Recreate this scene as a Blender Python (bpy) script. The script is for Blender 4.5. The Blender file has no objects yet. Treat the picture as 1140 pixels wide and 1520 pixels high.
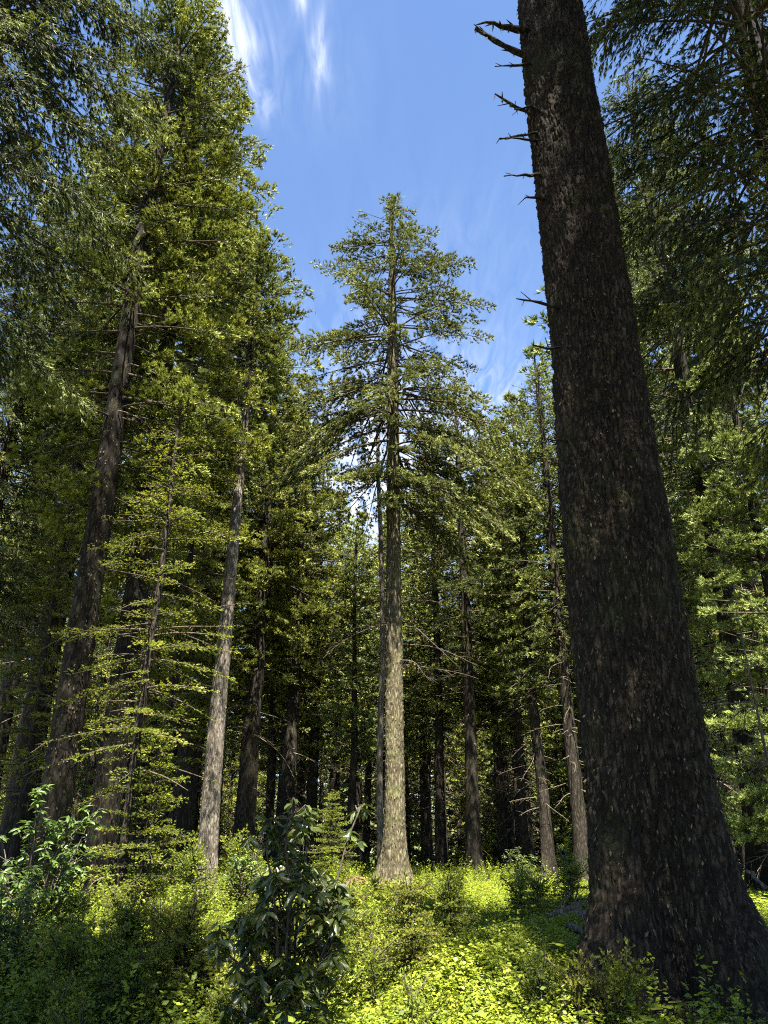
import bpy, math
import numpy as np
from mathutils import Vector

PI = math.pi
DENOISE = False
R = math.radians
S = bpy.context.scene
COL = S.collection

# ------------------------------------------------------------------ camera model (photo 1140 x 1520)
CAM_H, PITCH, FPX = 1.6, R(22.5), 1110.0
CP, SP = math.cos(PITCH), math.sin(PITCH)

def at(px, py, Y):
    """world point at forward distance Y seen at photo pixel (px, py)"""
    dx, dz = (px - 570) / FPX, (760 - py) / FPX
    f = CP - dz * SP
    return (dx * Y / f, Y, CAM_H + Y * (SP + dz * CP) / f)

# ------------------------------------------------------------------ numpy noise
def _hash(i, j, s):
    i = i.astype(np.int64); j = j.astype(np.int64)
    h = (i * 374761393 + j * 668265263 + s * 974634151) & 0xffffffff
    h = ((h ^ (h >> 13)) * 1274126177) & 0xffffffff
    h = h ^ (h >> 16)
    return (h & 0xffffff) / float(0xffffff)

def vnoise(u, v, s=0, per=None):
    i, j = np.floor(u), np.floor(v)
    fu, fv = u - i, v - j
    fu = fu * fu * (3 - 2 * fu); fv = fv * fv * (3 - 2 * fv)
    i1 = i + 1
    if per: i, i1 = np.mod(i, per), np.mod(i1, per)
    a, b = _hash(i, j, s), _hash(i1, j, s)
    c, d = _hash(i, j + 1, s), _hash(i1, j + 1, s)
    return (a * (1 - fu) + b * fu) * (1 - fv) + (c * (1 - fu) + d * fu) * fv

def fbm(u, v, s=0, o=4, per=None):
    t, a, n = 0, 0.5, 0
    for k in range(o):
        t = t + a * vnoise(u * 2 ** k, v * 2 ** k, s + k, per * 2 ** k if per else None); n += a; a *= .5
    return t / n

def vnoise3(P, s=0):
    P = np.asarray(P); I = np.floor(P); F = P - I; F = F * F * (3 - 2 * F); out = 0
    for a in (0, 1):
        for b in (0, 1):
            for c in (0, 1):
                w = (F[:, 0] if a else 1 - F[:, 0]) * (F[:, 1] if b else 1 - F[:, 1]) * (F[:, 2] if c else 1 - F[:, 2])
                out = out + w * _hash(I[:, 0] + a + 57 * (I[:, 2] + c), I[:, 1] + b, s)
    return out

def cells(u, v, s, per):
    i, j = np.floor(u), np.floor(v)
    f1 = np.full(u.shape, 9.); f2 = np.full(u.shape, 9.); idv = np.zeros(u.shape)
    for a in (-1, 0, 1):
        for b in (-1, 0, 1):
            ci, cj = i + a, j + b
            m = np.mod(ci, per)
            px, py = ci + _hash(m, cj, s), cj + _hash(m, cj, s + 7)
            d = np.hypot(px - u, py - v)
            hid = _hash(m, cj, s + 13)
            n = d < f1
            f2 = np.where(n, f1, np.minimum(f2, d)); idv = np.where(n, hid, idv); f1 = np.where(n, d, f1)
    return f1, f2, idv

# ------------------------------------------------------------------ mesh builder
class MB:
    def __init__(s): s.v = []; s.f = []; s.m = []; s.t = []; s.n = 0; s.sm = []
    def add(s, V, F, mat=0, tint=.5, smooth=False):
        V = np.asarray(V, float).reshape(-1, 3); F = np.asarray(F, np.int64).reshape(-1, 4)
        s.v.append(V); s.f.append(F + s.n); s.n += len(V)
        s.m.append(np.full(len(F), mat)); s.sm.append(np.full(len(F), smooth))
        s.t.append(np.broadcast_to(np.asarray(tint, float), (len(F),)).copy())
    def quads(s, V, mat=0, tint=.5):
        V = np.asarray(V).reshape(-1, 3)
        s.add(V, np.arange(len(V)), mat, tint)
    def tube(s, P, r, n=6, mat=0, tint=.5, cap=True):
        P = np.asarray(P, float); r = np.broadcast_to(np.asarray(r, float), (len(P),))
        T = np.gradient(P, axis=0); T /= np.linalg.norm(T, axis=1)[:, None] + 1e-9
        ref = np.array([0, 0, 1.]) if abs(T[:, 2]).mean() < .8 else np.array([1., 0, 0])
        A = np.cross(T, ref); A /= np.linalg.norm(A, axis=1)[:, None] + 1e-9
        B = np.cross(A, T)
        th = np.arange(n) * 2 * PI / n
        V = P[:, None] + r[:, None, None] * (np.cos(th)[None, :, None] * A[:, None] + np.sin(th)[None, :, None] * B[:, None])
        k = len(P)
        i, j = np.meshgrid(np.arange(k - 1), np.arange(n), indexing='ij')
        j2 = (j + 1) % n
        F = np.stack([i * n + j, i * n + j2, (i + 1) * n + j2, (i + 1) * n + j], -1)
        s.add(V, F, mat, tint, True)
    def mesh(s, name, mats):
        V = np.concatenate(s.v); F = np.concatenate(s.f)
        me = bpy.data.meshes.new(name)
        me.vertices.add(len(V)); me.vertices.foreach_set('co', V.astype(np.float32).ravel())
        me.loops.add(F.size); me.loops.foreach_set('vertex_index', F.astype(np.int32).ravel())
        me.polygons.add(len(F)); me.polygons.foreach_set('loop_start', (np.arange(len(F)) * 4).astype(np.int32))
        me.polygons.foreach_set('material_index', np.concatenate(s.m).astype(np.int32))
        me.polygons.foreach_set('use_smooth', np.concatenate(s.sm))
        me.update(calc_edges=True)
        a = me.attributes.new('tint', 'FLOAT', 'FACE'); a.data.foreach_set('value', np.concatenate(s.t).astype(np.float32))
        for m in mats: me.materials.append(m)
        return me

def link(name, me, parent=None, loc=(0, 0, 0), rz=0, sc=None):
    o = bpy.data.objects.new(name, me); COL.objects.link(o)
    o.location = loc; o.rotation_euler = (0, 0, rz)
    if sc is not None: o.scale = sc
    if parent: o.parent = parent
    return o

def tag(o, label, cat, group=None):
    o['label'] = label; o['category'] = cat
    if group: o['group'] = group
    return o

def thing(name, label, cat, loc=(0, 0, 0), rz=0, group=None):
    return tag(link(name, None, None, loc, rz), label, cat, group)

# ------------------------------------------------------------------ materials
def newmat(name):
    m = bpy.data.materials.new(name); m.use_nodes = True
    nt = m.node_tree; nt.nodes.clear()
    return m, nt, (lambda t, **k: _node(nt, t, **k))

def _node(nt, t, **k):
    n = nt.nodes.new(t)
    for a, b in k.items():
        if a.startswith('i_'): n.inputs[a[2:].replace('_', ' ')].default_value = b
        else: setattr(n, a, b)
    return n

def ramp(nt, fac, stops):
    r = nt.nodes.new('ShaderNodeValToRGB')
    e = r.color_ramp.elements
    while len(e) < len(stops): e.new(.5)
    for x, (p, c) in zip(e, stops): x.position = p; x.color = (*c, 1)
    nt.links.new(fac, r.inputs[0]); return r.outputs[0]

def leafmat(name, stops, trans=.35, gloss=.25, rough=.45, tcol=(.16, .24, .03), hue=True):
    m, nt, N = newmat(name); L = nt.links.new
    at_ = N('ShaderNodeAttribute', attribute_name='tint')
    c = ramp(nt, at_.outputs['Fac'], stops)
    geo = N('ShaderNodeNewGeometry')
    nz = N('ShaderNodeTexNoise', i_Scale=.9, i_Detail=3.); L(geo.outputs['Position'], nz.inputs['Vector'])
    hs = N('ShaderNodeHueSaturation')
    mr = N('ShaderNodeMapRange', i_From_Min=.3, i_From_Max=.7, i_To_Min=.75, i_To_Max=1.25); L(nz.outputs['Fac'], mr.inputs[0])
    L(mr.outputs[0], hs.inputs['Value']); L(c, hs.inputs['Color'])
    oi = N('ShaderNodeObjectInfo')
    mh = N('ShaderNodeMapRange', i_To_Min=.485, i_To_Max=.515); L(oi.outputs['Random'], mh.inputs[0]); L(mh.outputs[0], hs.inputs['Hue'])
    p = N('ShaderNodeBsdfPrincipled', i_Roughness=rough); L(hs.outputs[0], p.inputs['Base Color'])
    p.inputs['Specular IOR Level'].default_value = gloss
    t = N('ShaderNodeBsdfTranslucent')
    mx = N('ShaderNodeMix', data_type='RGBA', blend_type='MIX'); mx.inputs[0].default_value = .5
    L(hs.outputs[0], mx.inputs[6]); mx.inputs[7].default_value = (*tcol, 1); L(mx.outputs[2], t.inputs[0])
    ms = N('ShaderNodeMixShader'); ms.inputs[0].default_value = trans
    L(p.outputs[0], ms.inputs[1]); L(t.outputs[0], ms.inputs[2])
    o = N('ShaderNodeOutputMaterial'); L(ms.outputs[0], o.inputs[0])
    return m

def barkmat(name, dark, mid, light, moss=None, mossamt=.5, sx=1., bump=.6, dist=.03, crack=.35):
    m, nt, N = newmat(name); L = nt.links.new
    tc = N('ShaderNodeTexCoord')
    mp = N('ShaderNodeMapping'); mp.inputs['Scale'].default_value = (sx, sx, sx * .22); L(tc.outputs['Object'], mp.inputs[0])
    n0 = N('ShaderNodeTexNoise', i_Scale=6., i_Detail=4.); L(mp.outputs[0], n0.inputs['Vector'])
    wv = N('ShaderNodeMix', data_type='VECTOR'); wv.inputs[0].default_value = .12
    L(mp.outputs[0], wv.inputs[4]); L(n0.outputs['Color'], wv.inputs[5])
    vo = N('ShaderNodeTexVoronoi', feature='DISTANCE_TO_EDGE', i_Scale=13.); L(wv.outputs[1], vo.inputs['Vector'])
    vc = N('ShaderNodeTexVoronoi', feature='F1', i_Scale=13.); L(wv.outputs[1], vc.inputs['Vector'])
    n1 = N('ShaderNodeTexNoise', i_Scale=38., i_Detail=6., i_Roughness=.7); L(mp.outputs[0], n1.inputs['Vector'])
    mr = N('ShaderNodeMapRange', i_From_Min=.0, i_From_Max=.3, i_To_Min=crack); L(vo.outputs['Distance'], mr.inputs[0])
    sep = N('ShaderNodeSeparateColor'); L(vc.outputs['Color'], sep.inputs[0])
    a = N('ShaderNodeMath', operation='MULTIPLY'); L(sep.outputs[0], a.inputs[0]); a.inputs[1].default_value = .25
    b = N('ShaderNodeMath', operation='MULTIPLY_ADD'); L(n1.outputs['Fac'], b.inputs[0]); b.inputs[1].default_value = 1.15; L(a.outputs[0], b.inputs[2])
    c_ = N('ShaderNodeMath', operation='MULTIPLY'); L(b.outputs[0], c_.inputs[0]); L(mr.outputs[0], c_.inputs[1])
    c = ramp(nt, c_.outputs[0], [(.08, dark), (.45, mid), (.85, light)])
    if moss:
        nm = N('ShaderNodeTexNoise', i_Scale=1.3, i_Detail=8., i_Roughness=.72); L(tc.outputs['Object'], nm.inputs['Vector'])
        mm = N('ShaderNodeMapRange', i_From_Min=.52, i_From_Max=.68, i_To_Max=mossamt); L(nm.outputs['Fac'], mm.inputs[0])
        mx = N('ShaderNodeMix', data_type='RGBA'); L(mm.outputs[0], mx.inputs[0]); L(c, mx.inputs[6]); mx.inputs[7].default_value = (*moss, 1)
        c = mx.outputs[2]
    at_ = N('ShaderNodeAttribute', attribute_name='tint')
    hs = N('ShaderNodeHueSaturation'); L(c, hs.inputs['Color'])
    tv = N('ShaderNodeMapRange', i_To_Min=.75, i_To_Max=1.25); L(at_.outputs['Fac'], tv.inputs[0]); L(tv.outputs[0], hs.inputs['Value'])
    bp = N('ShaderNodeBump', i_Strength=bump, i_Distance=dist); L(c_.outputs[0], bp.inputs['Height'])
    p = N('ShaderNodeBsdfPrincipled', i_Roughness=.95); p.inputs['Specular IOR Level'].default_value = .15
    L(hs.outputs[0], p.inputs['Base Color']); L(bp.outputs[0], p.inputs['Normal'])
    o = N('ShaderNodeOutputMaterial'); L(p.outputs[0], o.inputs[0])
    return m

G = lambda *a: a
M = {}
M['fir'] = leafmat('fir_needles', [(0, G(.008, .013, .005)), (.35, G(.031, .046, .011)), (.62, G(.138, .168, .026)), (1, G(.285, .305, .05))], .17, .2, .6, (.22, .24, .02))
M['dfir'] = leafmat('douglas_needles', [(0, G(.010, .015, .006)), (.35, G(.033, .050, .015)), (.62, G(.13, .16, .036)), (1, G(.26, .285, .075))], .17, .2, .6, (.19, .21, .03))
M['dark'] = leafmat('hemlock_needles', [(0, G(.010, .016, .008)), (.35, G(.038, .053, .017)), (.62, G(.13, .155, .036)), (1, G(.26, .28, .065))], .17, .2, .6, (.18, .21, .03))
M['deep'] = leafmat('far_needles_painted_shade', [(0, G(.008, .013, .007)), (.5, G(.030, .045, .016)), (1, G(.08, .10, .03))], .15, .1, .7, (.10, .13, .02))  # needles darkened: shade inside the far wood is put into the colour
M['young'] = leafmat('young_needles', [(0, G(.03, .045, .010)), (.35, G(.09, .115, .018)), (.7, G(.18, .20, .026)), (1, G(.27, .29, .035))], .35, .2, .6, (.30, .33, .025))
M['herb'] = leafmat('ground_leaves', [(0, G(.03, .046, .008)), (.4, G(.09, .125, .014)), (.75, G(.18, .215, .020)), (1, G(.26, .29, .03))], .38, .25, .5, (.32, .38, .02))
M['rhodo'] = leafmat('leathery_leaves', [(0, G(.018, .028, .006)), (.5, G(.034, .050, .009)), (1, G(.065, .095, .018))], .2, .4, .38, (.12, .17, .012))
M['laurel'] = leafmat('shrub_leaves', [(0, G(.025, .05, .016)), (.5, G(.06, .10, .022)), (1, G(.13, .18, .035))], .3, .3, .42)
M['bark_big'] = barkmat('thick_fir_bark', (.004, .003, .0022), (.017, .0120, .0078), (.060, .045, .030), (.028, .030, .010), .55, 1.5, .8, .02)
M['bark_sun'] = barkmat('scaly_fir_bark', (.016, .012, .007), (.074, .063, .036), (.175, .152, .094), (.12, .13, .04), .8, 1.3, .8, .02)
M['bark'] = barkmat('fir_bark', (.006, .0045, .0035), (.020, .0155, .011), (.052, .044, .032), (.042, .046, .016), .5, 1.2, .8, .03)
M['bark_shade'] = barkmat('fir_bark_painted_shade', (.004, .003, .002), (.012, .0092, .0062), (.040, .032, .023), (.030, .033, .011), .6, 1.1, .8, .03)  # darker copy of the fir bark, with the trunks' shade put into its colour
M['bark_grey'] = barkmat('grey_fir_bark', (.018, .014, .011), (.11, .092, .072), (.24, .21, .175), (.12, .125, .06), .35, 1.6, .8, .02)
M['twig'] = barkmat('branch_bark', (.012, .009, .007), (.05, .038, .028), (.11, .09, .07), None, 0, 3, .3, .01)
M['dead'] = barkmat('dead_wood', (.022, .016, .011), (.095, .074, .052), (.22, .18, .135), None, 0, 3, .4, .01)
M['lichen'] = leafmat('bark_lichen', [(0, G(.03, .024, .016)), (.5, G(.065, .058, .030)), (1, G(.16, .14, .082))], .1, .1, .9, (.2, .2, .1))

def groundmat():
    m, nt, N = newmat('forest_floor'); L = nt.links.new
    tc = N('ShaderNodeTexCoord')
    a = N('ShaderNodeTexNoise', i_Scale=.6, i_Detail=8., i_Roughness=.65); L(tc.outputs['Object'], a.inputs['Vector'])
    b = N('ShaderNodeTexNoise', i_Scale=22., i_Detail=6., i_Roughness=.7); L(tc.outputs['Object'], b.inputs['Vector'])
    c1 = ramp(nt, b.outputs['Fac'], [(.3, (.022, .013, .008)), (.5, (.075, .046, .028)), (.7, (.17, .115, .075))])
    c2 = ramp(nt, b.outputs['Fac'], [(.3, (.02, .035, .008)), (.6, (.07, .11, .02)), (.8, (.12, .16, .03))])
    mr = N('ShaderNodeMapRange', i_From_Min=.46, i_From_Max=.56); L(a.outputs['Fac'], mr.inputs[0])
    mx = N('ShaderNodeMix', data_type='RGBA'); L(mr.outputs[0], mx.inputs[0]); L(c1, mx.inputs[6]); L(c2, mx.inputs[7])
    bp = N('ShaderNodeBump', i_Strength=.8, i_Distance=.04); L(b.outputs['Fac'], bp.inputs['Height'])
    p = N('ShaderNodeBsdfPrincipled', i_Roughness=.95); L(mx.outputs[2], p.inputs['Base Color']); L(bp.outputs[0], p.inputs['Normal'])
    p.inputs['Specular IOR Level'].default_value = .1
    o = N('ShaderNodeOutputMaterial'); L(p.outputs[0], o.inputs[0]); return m
M['ground'] = groundmat()
def littermat():
    m, nt, N = newmat('needle_litter'); L = nt.links.new
    tc = N('ShaderNodeTexCoord')
    b = N('ShaderNodeTexNoise', i_Scale=30., i_Detail=6., i_Roughness=.7); L(tc.outputs['Object'], b.inputs['Vector'])
    c = ramp(nt, b.outputs['Fac'], [(.3, (.03, .015, .009)), (.55, (.11, .062, .038)), (.75, (.22, .145, .10))])
    p = N('ShaderNodeBsdfPrincipled', i_Roughness=.95); L(c, p.inputs['Base Color'])
    p.inputs['Specular IOR Level'].default_value = .1
    o = N('ShaderNodeOutputMaterial'); L(p.outputs[0], o.inputs[0]); return m
M['litter'] = littermat()

# ------------------------------------------------------------------ terrain
def gz(x, y):
    x = np.asarray(x, float); y = np.asarray(y, float)
    z = .35 * (fbm(x * .12 + 40, y * .12 + 40, 3, 3) - .5) + .10 * (fbm(x * .7 + 90, y * .7 + 90, 5, 3) - .5)
    d = np.clip(np.hypot(x, y) - 27, 0, 200); z = z - .07 * d
    # low bank in the right foreground, running back to the left of the big trunk
    ax, ay, bx, by = .7, 8.3, 2.6, 12.2
    t = np.clip(((x - ax) * (bx - ax) + (y - ay) * (by - ay)) / ((bx - ax) ** 2 + (by - ay) ** 2), 0, 1)
    dd = np.hypot(x - ax - t * (bx - ax), y - ay - t * (by - ay))
    z = z + .40 * np.exp(-(dd / .75) ** 2)
    z = z + .35 * np.exp(-(((x - 2.7) ** 2 + (y - 8.3) ** 2) / 2.2))
    z = z - .22
    c = at(587, 1310, 24)
    z = z + .06 * np.exp(-(((x - c[0]) ** 2 + (y - 24) ** 2) / 3.0))
    return z
def g1(x, y): return float(gz(x, y))

def ground():
    xs = np.concatenate([np.linspace(-260, -32, 30), np.arange(-30, 30.1, .3), np.linspace(32, 260, 30)])
    ys = np.concatenate([np.linspace(-60, -12, 12), np.arange(-10, 40.1, .3), np.linspace(42, 320, 40)])
    X, Y = np.meshgrid(xs, ys, indexing='ij')
    V = np.stack([X, Y, gz(X, Y)], -1)
    a, b = X.shape
    i, j = np.meshgrid(np.arange(a - 1), np.arange(b - 1), indexing='ij')
    F = np.stack([i * b + j, (i + 1) * b + j, (i + 1) * b + j + 1, i * b + j + 1], -1)
    m = MB(); m.add(V, F, 0, .5, True)
    o = link('ground', m.mesh('ground', [M['ground']])); o['kind'] = 'structure'
ground()

# ------------------------------------------------------------------ foliage sprays
def nrm(a): return a / (np.linalg.norm(a, axis=-1, keepdims=True) + 1e-9)

def kites(P, D, Nn, ln, wd, at_=.45):
    """diamond leaf faces from base P along D, facing Nn"""
    W = nrm(np.cross(D, Nn)) * (wd * .5)[:, None]
    mid = P + D * (ln * at_)[:, None]
    return np.stack([P, mid + W, P + D * ln[:, None], mid - W], 1)

def spray(L, rng, sp=.11, reach=.5, ang=52, tsp=.055, tl=.10, tw=.03, up=.25, fl=.5, bare=.12, hang=.15, tipb=.25, planar=0.):
    """one bough along +X, length L: side twigs both ways, each with its own needle sprigs"""
    Ps, Ds, ls, ts = [], [], [], []
    n = max(3, int(L * (1 - bare) / sp))
    for k in range(n):
        for sd in (-1, 1):
            s = bare + (1 - bare) * (k + rng.random()) / n
            l2 = reach * (.30 + .70 * math.sin(PI * min(1, (s - bare) / (1 - bare) * .75 + .22))) * rng.uniform(.55, 1.15)
            l2 = min(l2, reach, .25 + (1 - s) * L * .9) if s > .5 else l2
            a = R(ang + rng.normal(0, 12))
            e = rng.normal(up * .5, .28 * (1 - planar))
            d = np.array([math.cos(a) * math.cos(e), sd * math.sin(a) * math.cos(e), math.sin(e)])
            m = max(2, int(l2 / tsp))
            u = (np.arange(m) + rng.random(m) * .6) / m * l2
            base = np.array([s * L, 0, 0]) + d * u[:, None]
            base[:, 2] -= hang * (u ** 2) / max(reach, .1)
            for sg in (-1, 1):
                aa = R(48) * sg + rng.normal(0, .28, m)
                ca, sa = np.cos(aa), np.sin(aa)
                dd = np.stack([d[0] * ca - d[1] * sa, d[0] * sa + d[1] * ca, np.full(m, d[2]) + rng.normal(up, .3 * (1 - planar) + .05, m)
                               - hang * 1.2 * u / max(reach, .1)], -1)
                Ps.append(base); Ds.append(nrm(dd))
                ls.append(tl * rng.uniform(.6, 1.25, m) * (1.1 - .5 * u / max(l2, .01)))
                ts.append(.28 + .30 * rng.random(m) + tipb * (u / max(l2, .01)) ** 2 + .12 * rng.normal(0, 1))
            # leading sprig
            Ps.append(base[-1:]); Ds.append(nrm(d[None] + np.array([[0, 0, -hang * .6 + .1]]))); ls.append(np.array([tl * 1.2])); ts.append(np.array([.75 + tipb]))
    P = np.concatenate(Ps); D = np.concatenate(Ds); l = np.concatenate(ls); t = np.concatenate(ts)
    # the end of the bough
    Nn = nrm(np.array([0, 0, 1.]) + rng.normal(0, fl, (len(P), 3)))
    V = kites(P, D, Nn, l, l * tw / tl * rng.uniform(.8, 1.25, len(l)))
    return V.reshape(-1, 3), np.clip(t, 0, 1)

def tufted(L, rng, sp=.11, reach=.5, ang=52, ts=.12, k=9, tl=.10, tw=.02, spread=.55, up=.3, bare=.15, hang=.1, inner=.25, tipb=.3, edev=.25):
    """one bough along +X whose side twigs carry bottle-brush tufts of needles"""
    Ps, Ds, ls, ts_ = [], [], [], []
    n = max(3, int(L * (1 - bare) / sp))
    tb, td, tt = [], [], []
    for q in range(n):
        for sd in (-1, 1):
            s = bare + (1 - bare) * (q + rng.random()) / n
            l2 = reach * (.30 + .70 * math.sin(PI * min(1, (s - bare) / (1 - bare) * .75 + .22))) * rng.uniform(.45, 1.2)
            l2 = min(l2, .22 + (1 - s) * L * .9) if s > .5 else l2
            a = R(ang + rng.normal(0, 13)); e = rng.normal(up * .3, edev)
            d = np.array([math.cos(a) * math.cos(e), sd * math.sin(a) * math.cos(e), math.sin(e)])
            m = max(1, int(round(l2 * (1 - inner) / ts)))
            u = l2 * (inner + (1 - inner) * (np.arange(m) + 1 - rng.random(m) * .5) / m)
            b = np.array([s * L, 0, 0]) + d * u[:, None]
            b[:, 2] -= hang * (u ** 2) / max(reach, .1)
            b += rng.normal(0, .02, b.shape)
            dd = d[None] - np.array([0, 0, 1.]) * (hang * 1.6 * u / max(reach, .1))[:, None]
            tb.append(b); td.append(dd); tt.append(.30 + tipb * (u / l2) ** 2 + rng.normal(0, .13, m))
    m = 3
    tb.append(np.stack([np.linspace(.93, 1, m) * L, np.zeros(m), np.zeros(m)], -1)); td.append(np.tile([1., 0, 0], (m, 1))); tt.append(np.full(m, .5 + tipb))
    B = np.repeat(np.concatenate(tb), k, 0); D0 = np.repeat(np.concatenate(td), k, 0); T = np.repeat(np.concatenate(tt), k)
    D = nrm(D0 + np.array([0, 0, up]) + rng.normal(0, spread, B.shape))
    l = tl * rng.uniform(.65, 1.3, len(B))
    Nn = nrm(np.array([0, 0, .35]) + rng.normal(0, .8, B.shape))
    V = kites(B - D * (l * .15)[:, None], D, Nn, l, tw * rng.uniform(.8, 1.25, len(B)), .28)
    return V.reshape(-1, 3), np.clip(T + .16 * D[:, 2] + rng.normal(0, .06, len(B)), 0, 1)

LENS = (.45, .8, 1.2, 1.7, 2.3, 3.0, 4.0)
def library(seed, var=3, **k):
    rng = np.random.default_rng(seed)
    rf = k.pop('reach_f', None); gen = tufted if 'ts' in k else spray
    out = []
    for L in LENS:
        kk = dict(k)
        if rf: kk['reach'] = min(k.get('reach', .6), rf * L + .12)
        out.append([gen(L, rng, **kk) for _ in range(var)])
    return out

def put_bough(mb, lib, rng, z, az, L, e0, droop, upt=0., origin=(0, 0), r0=0., wood=True, wr=None, leaf=0, wmat=1, tshift=0., side=0.):
    li = int(np.argmin([abs(L - q) for q in LENS]))
    V, t = lib[li][rng.integers(len(lib[li]))]
    f = L / LENS[li]
    V = V * np.array([f, (f * .5 + .5) * rng.choice([-1, 1]), 1.])
    flip = V
    x = np.clip(flip[:, 0] / L, 0, 1.3)
    ce, se = math.cos(e0), math.sin(e0)
    bz = L * (-droop * x ** 2 + upt * x ** 4)
    by = side * L * x ** 2
    P = np.stack([flip[:, 0] * ce - flip[:, 2] * se + r0, flip[:, 1] + by, flip[:, 2] * ce + flip[:, 0] * se + bz], -1)
    ca, sa = math.cos(az), math.sin(az)
    W = np.stack([P[:, 0] * ca - P[:, 1] * sa + origin[0], P[:, 0] * sa + P[:, 1] * ca + origin[1], P[:, 2] + z], -1)
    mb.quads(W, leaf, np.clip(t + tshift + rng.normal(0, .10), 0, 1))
    if wood:
        xs = np.linspace(-.05, .97, 7)
        q = np.stack([xs * L * ce + r0, side * L * xs ** 2, L * (xs * se - droop * xs ** 2 + upt * xs ** 4)], -1)
        q = np.stack([q[:, 0] * ca - q[:, 1] * sa + origin[0], q[:, 0] * sa + q[:, 1] * ca + origin[1], q[:, 2] + z], -1)
        w = wr or (.010 + .011 * L)
        mb.tube(q, np.linspace(w, .006, 7), 4, wmat, .5)

def bare_bough(mb, rng, z, az, L, e0, droop, r0=0., w=.02, mat=1, twigs=5):
    xs = np.linspace(0, 1, 7)
    def pt(x): return np.stack([x * L + r0, .08 * L * np.sin(x * 5 + z), L * (x * math.tan(e0) - droop * x ** 2)], -1)
    ca, sa = math.cos(az), math.sin(az)
    rot = lambda q: np.stack([q[:, 0] * ca - q[:, 1] * sa, q[:, 0] * sa + q[:, 1] * ca, q[:, 2] + z], -1)
    mb.tube(rot(pt(xs)), np.linspace(w, .005, 7), 4, mat, .6)
    for k in range(twigs):
        x = rng.uniform(.25, .95); b = pt(np.array([x]))[0]
        d = np.array([.7, rng.choice([-1, 1]) * .6, rng.normal(-.25, .25)]) * rng.uniform(.2, .5) * min(1, L * .5)
        mb.tube(rot(np.stack([b, b + d * .5 + [0, 0, .02], b + d])), [w * .4, w * .3, .003], 3, mat, .65)

def crown(lib, rng, z0, H, prof, e0, droop, step=.42, per=5, jit=.25, upt=0., skip=None, leaf=0, tshift=None, fill=1, trunk_r=None, gap=.06, clump=(.55, .40)):
    """a conifer crown; prof(t): bough length, t = 0 at the crown's foot and 1 at the tip"""
    mb = MB(); z = z0; k = 0
    while z < H - .15:
        t = (z - z0) / (H - z0)
        n = max(3, int(round(per * (.75 + .25 * (1 - t)) + rng.normal(0, .7))))
        a0 = rng.uniform(0, 2 * PI)
        for i in range(n):
            az = a0 + 2 * PI * i / n + rng.normal(0, .22)
            if rng.random() < gap: continue
            L = prof(t) * rng.uniform(1 - jit * 1.4, 1 + jit * .7)
            if skip: L *= skip(t, az)
            if L < .12: continue
            zz = z + rng.normal(0, step * .3)
            rr = trunk_r(zz) * .5 if trunk_r else 0
            put_bough(mb, lib, rng, zz, az, L, e0(t) + rng.normal(0, .10), droop(t) * rng.uniform(.6, 1.4), upt, r0=rr, leaf=leaf,
                      tshift=(tshift(t, az) if tshift else 0), side=rng.normal(0, .08))
        z += step * (.6 + .4 * (1 - t)) * rng.uniform(.75, 1.25)
    if clump:
        sc_, thr = clump
        for i, F in enumerate(mb.f):
            if mb.sm[i][0]: continue
            V = mb.v[i]; c = V.reshape(-1, 4, 3).mean(1)
            nz = .75 * vnoise3(c / sc_ * [1, 1, 1.4], 3) + .25 * vnoise3(c / sc_ * 2.7, 9)
            k = nz > thr + rng.normal(0, .04, len(nz))
            if not k.any(): k[0] = True
            nq = int(k.sum()); old = mb.f[i][0, 0]
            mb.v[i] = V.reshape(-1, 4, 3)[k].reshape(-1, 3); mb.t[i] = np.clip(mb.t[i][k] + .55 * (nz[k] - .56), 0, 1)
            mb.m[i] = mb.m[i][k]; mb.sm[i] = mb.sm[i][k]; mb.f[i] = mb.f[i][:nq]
        n0 = 0
        for i, F in enumerate(mb.f):
            mb.f[i] = F - F[0, 0] + n0 if not mb.sm[i][0] else F - F.min() + n0
            n0 += len(mb.v[i])
        mb.n = n0
    # leader
    for q in range(4):
        put_bough(mb, lib, rng, H - .2 - .1 * q, rng.uniform(0, 6.28), .35 + .08 * q, .7, 0, leaf=leaf)
    put_bough(mb, lib, rng, H - .35, 0, .45, 1.35, 0, leaf=leaf)
    return mb

# ------------------------------------------------------------------ trunks
def trunk_r(r0, H, flare=.35, fh=.6, p=.75, zr=.015):
    return lambda z: r0 * np.clip(1 - np.asarray(z, float) / H, 0, 1) ** p + zr + r0 * flare * np.exp(-np.clip(z, -.3, 99) / fh)

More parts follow.
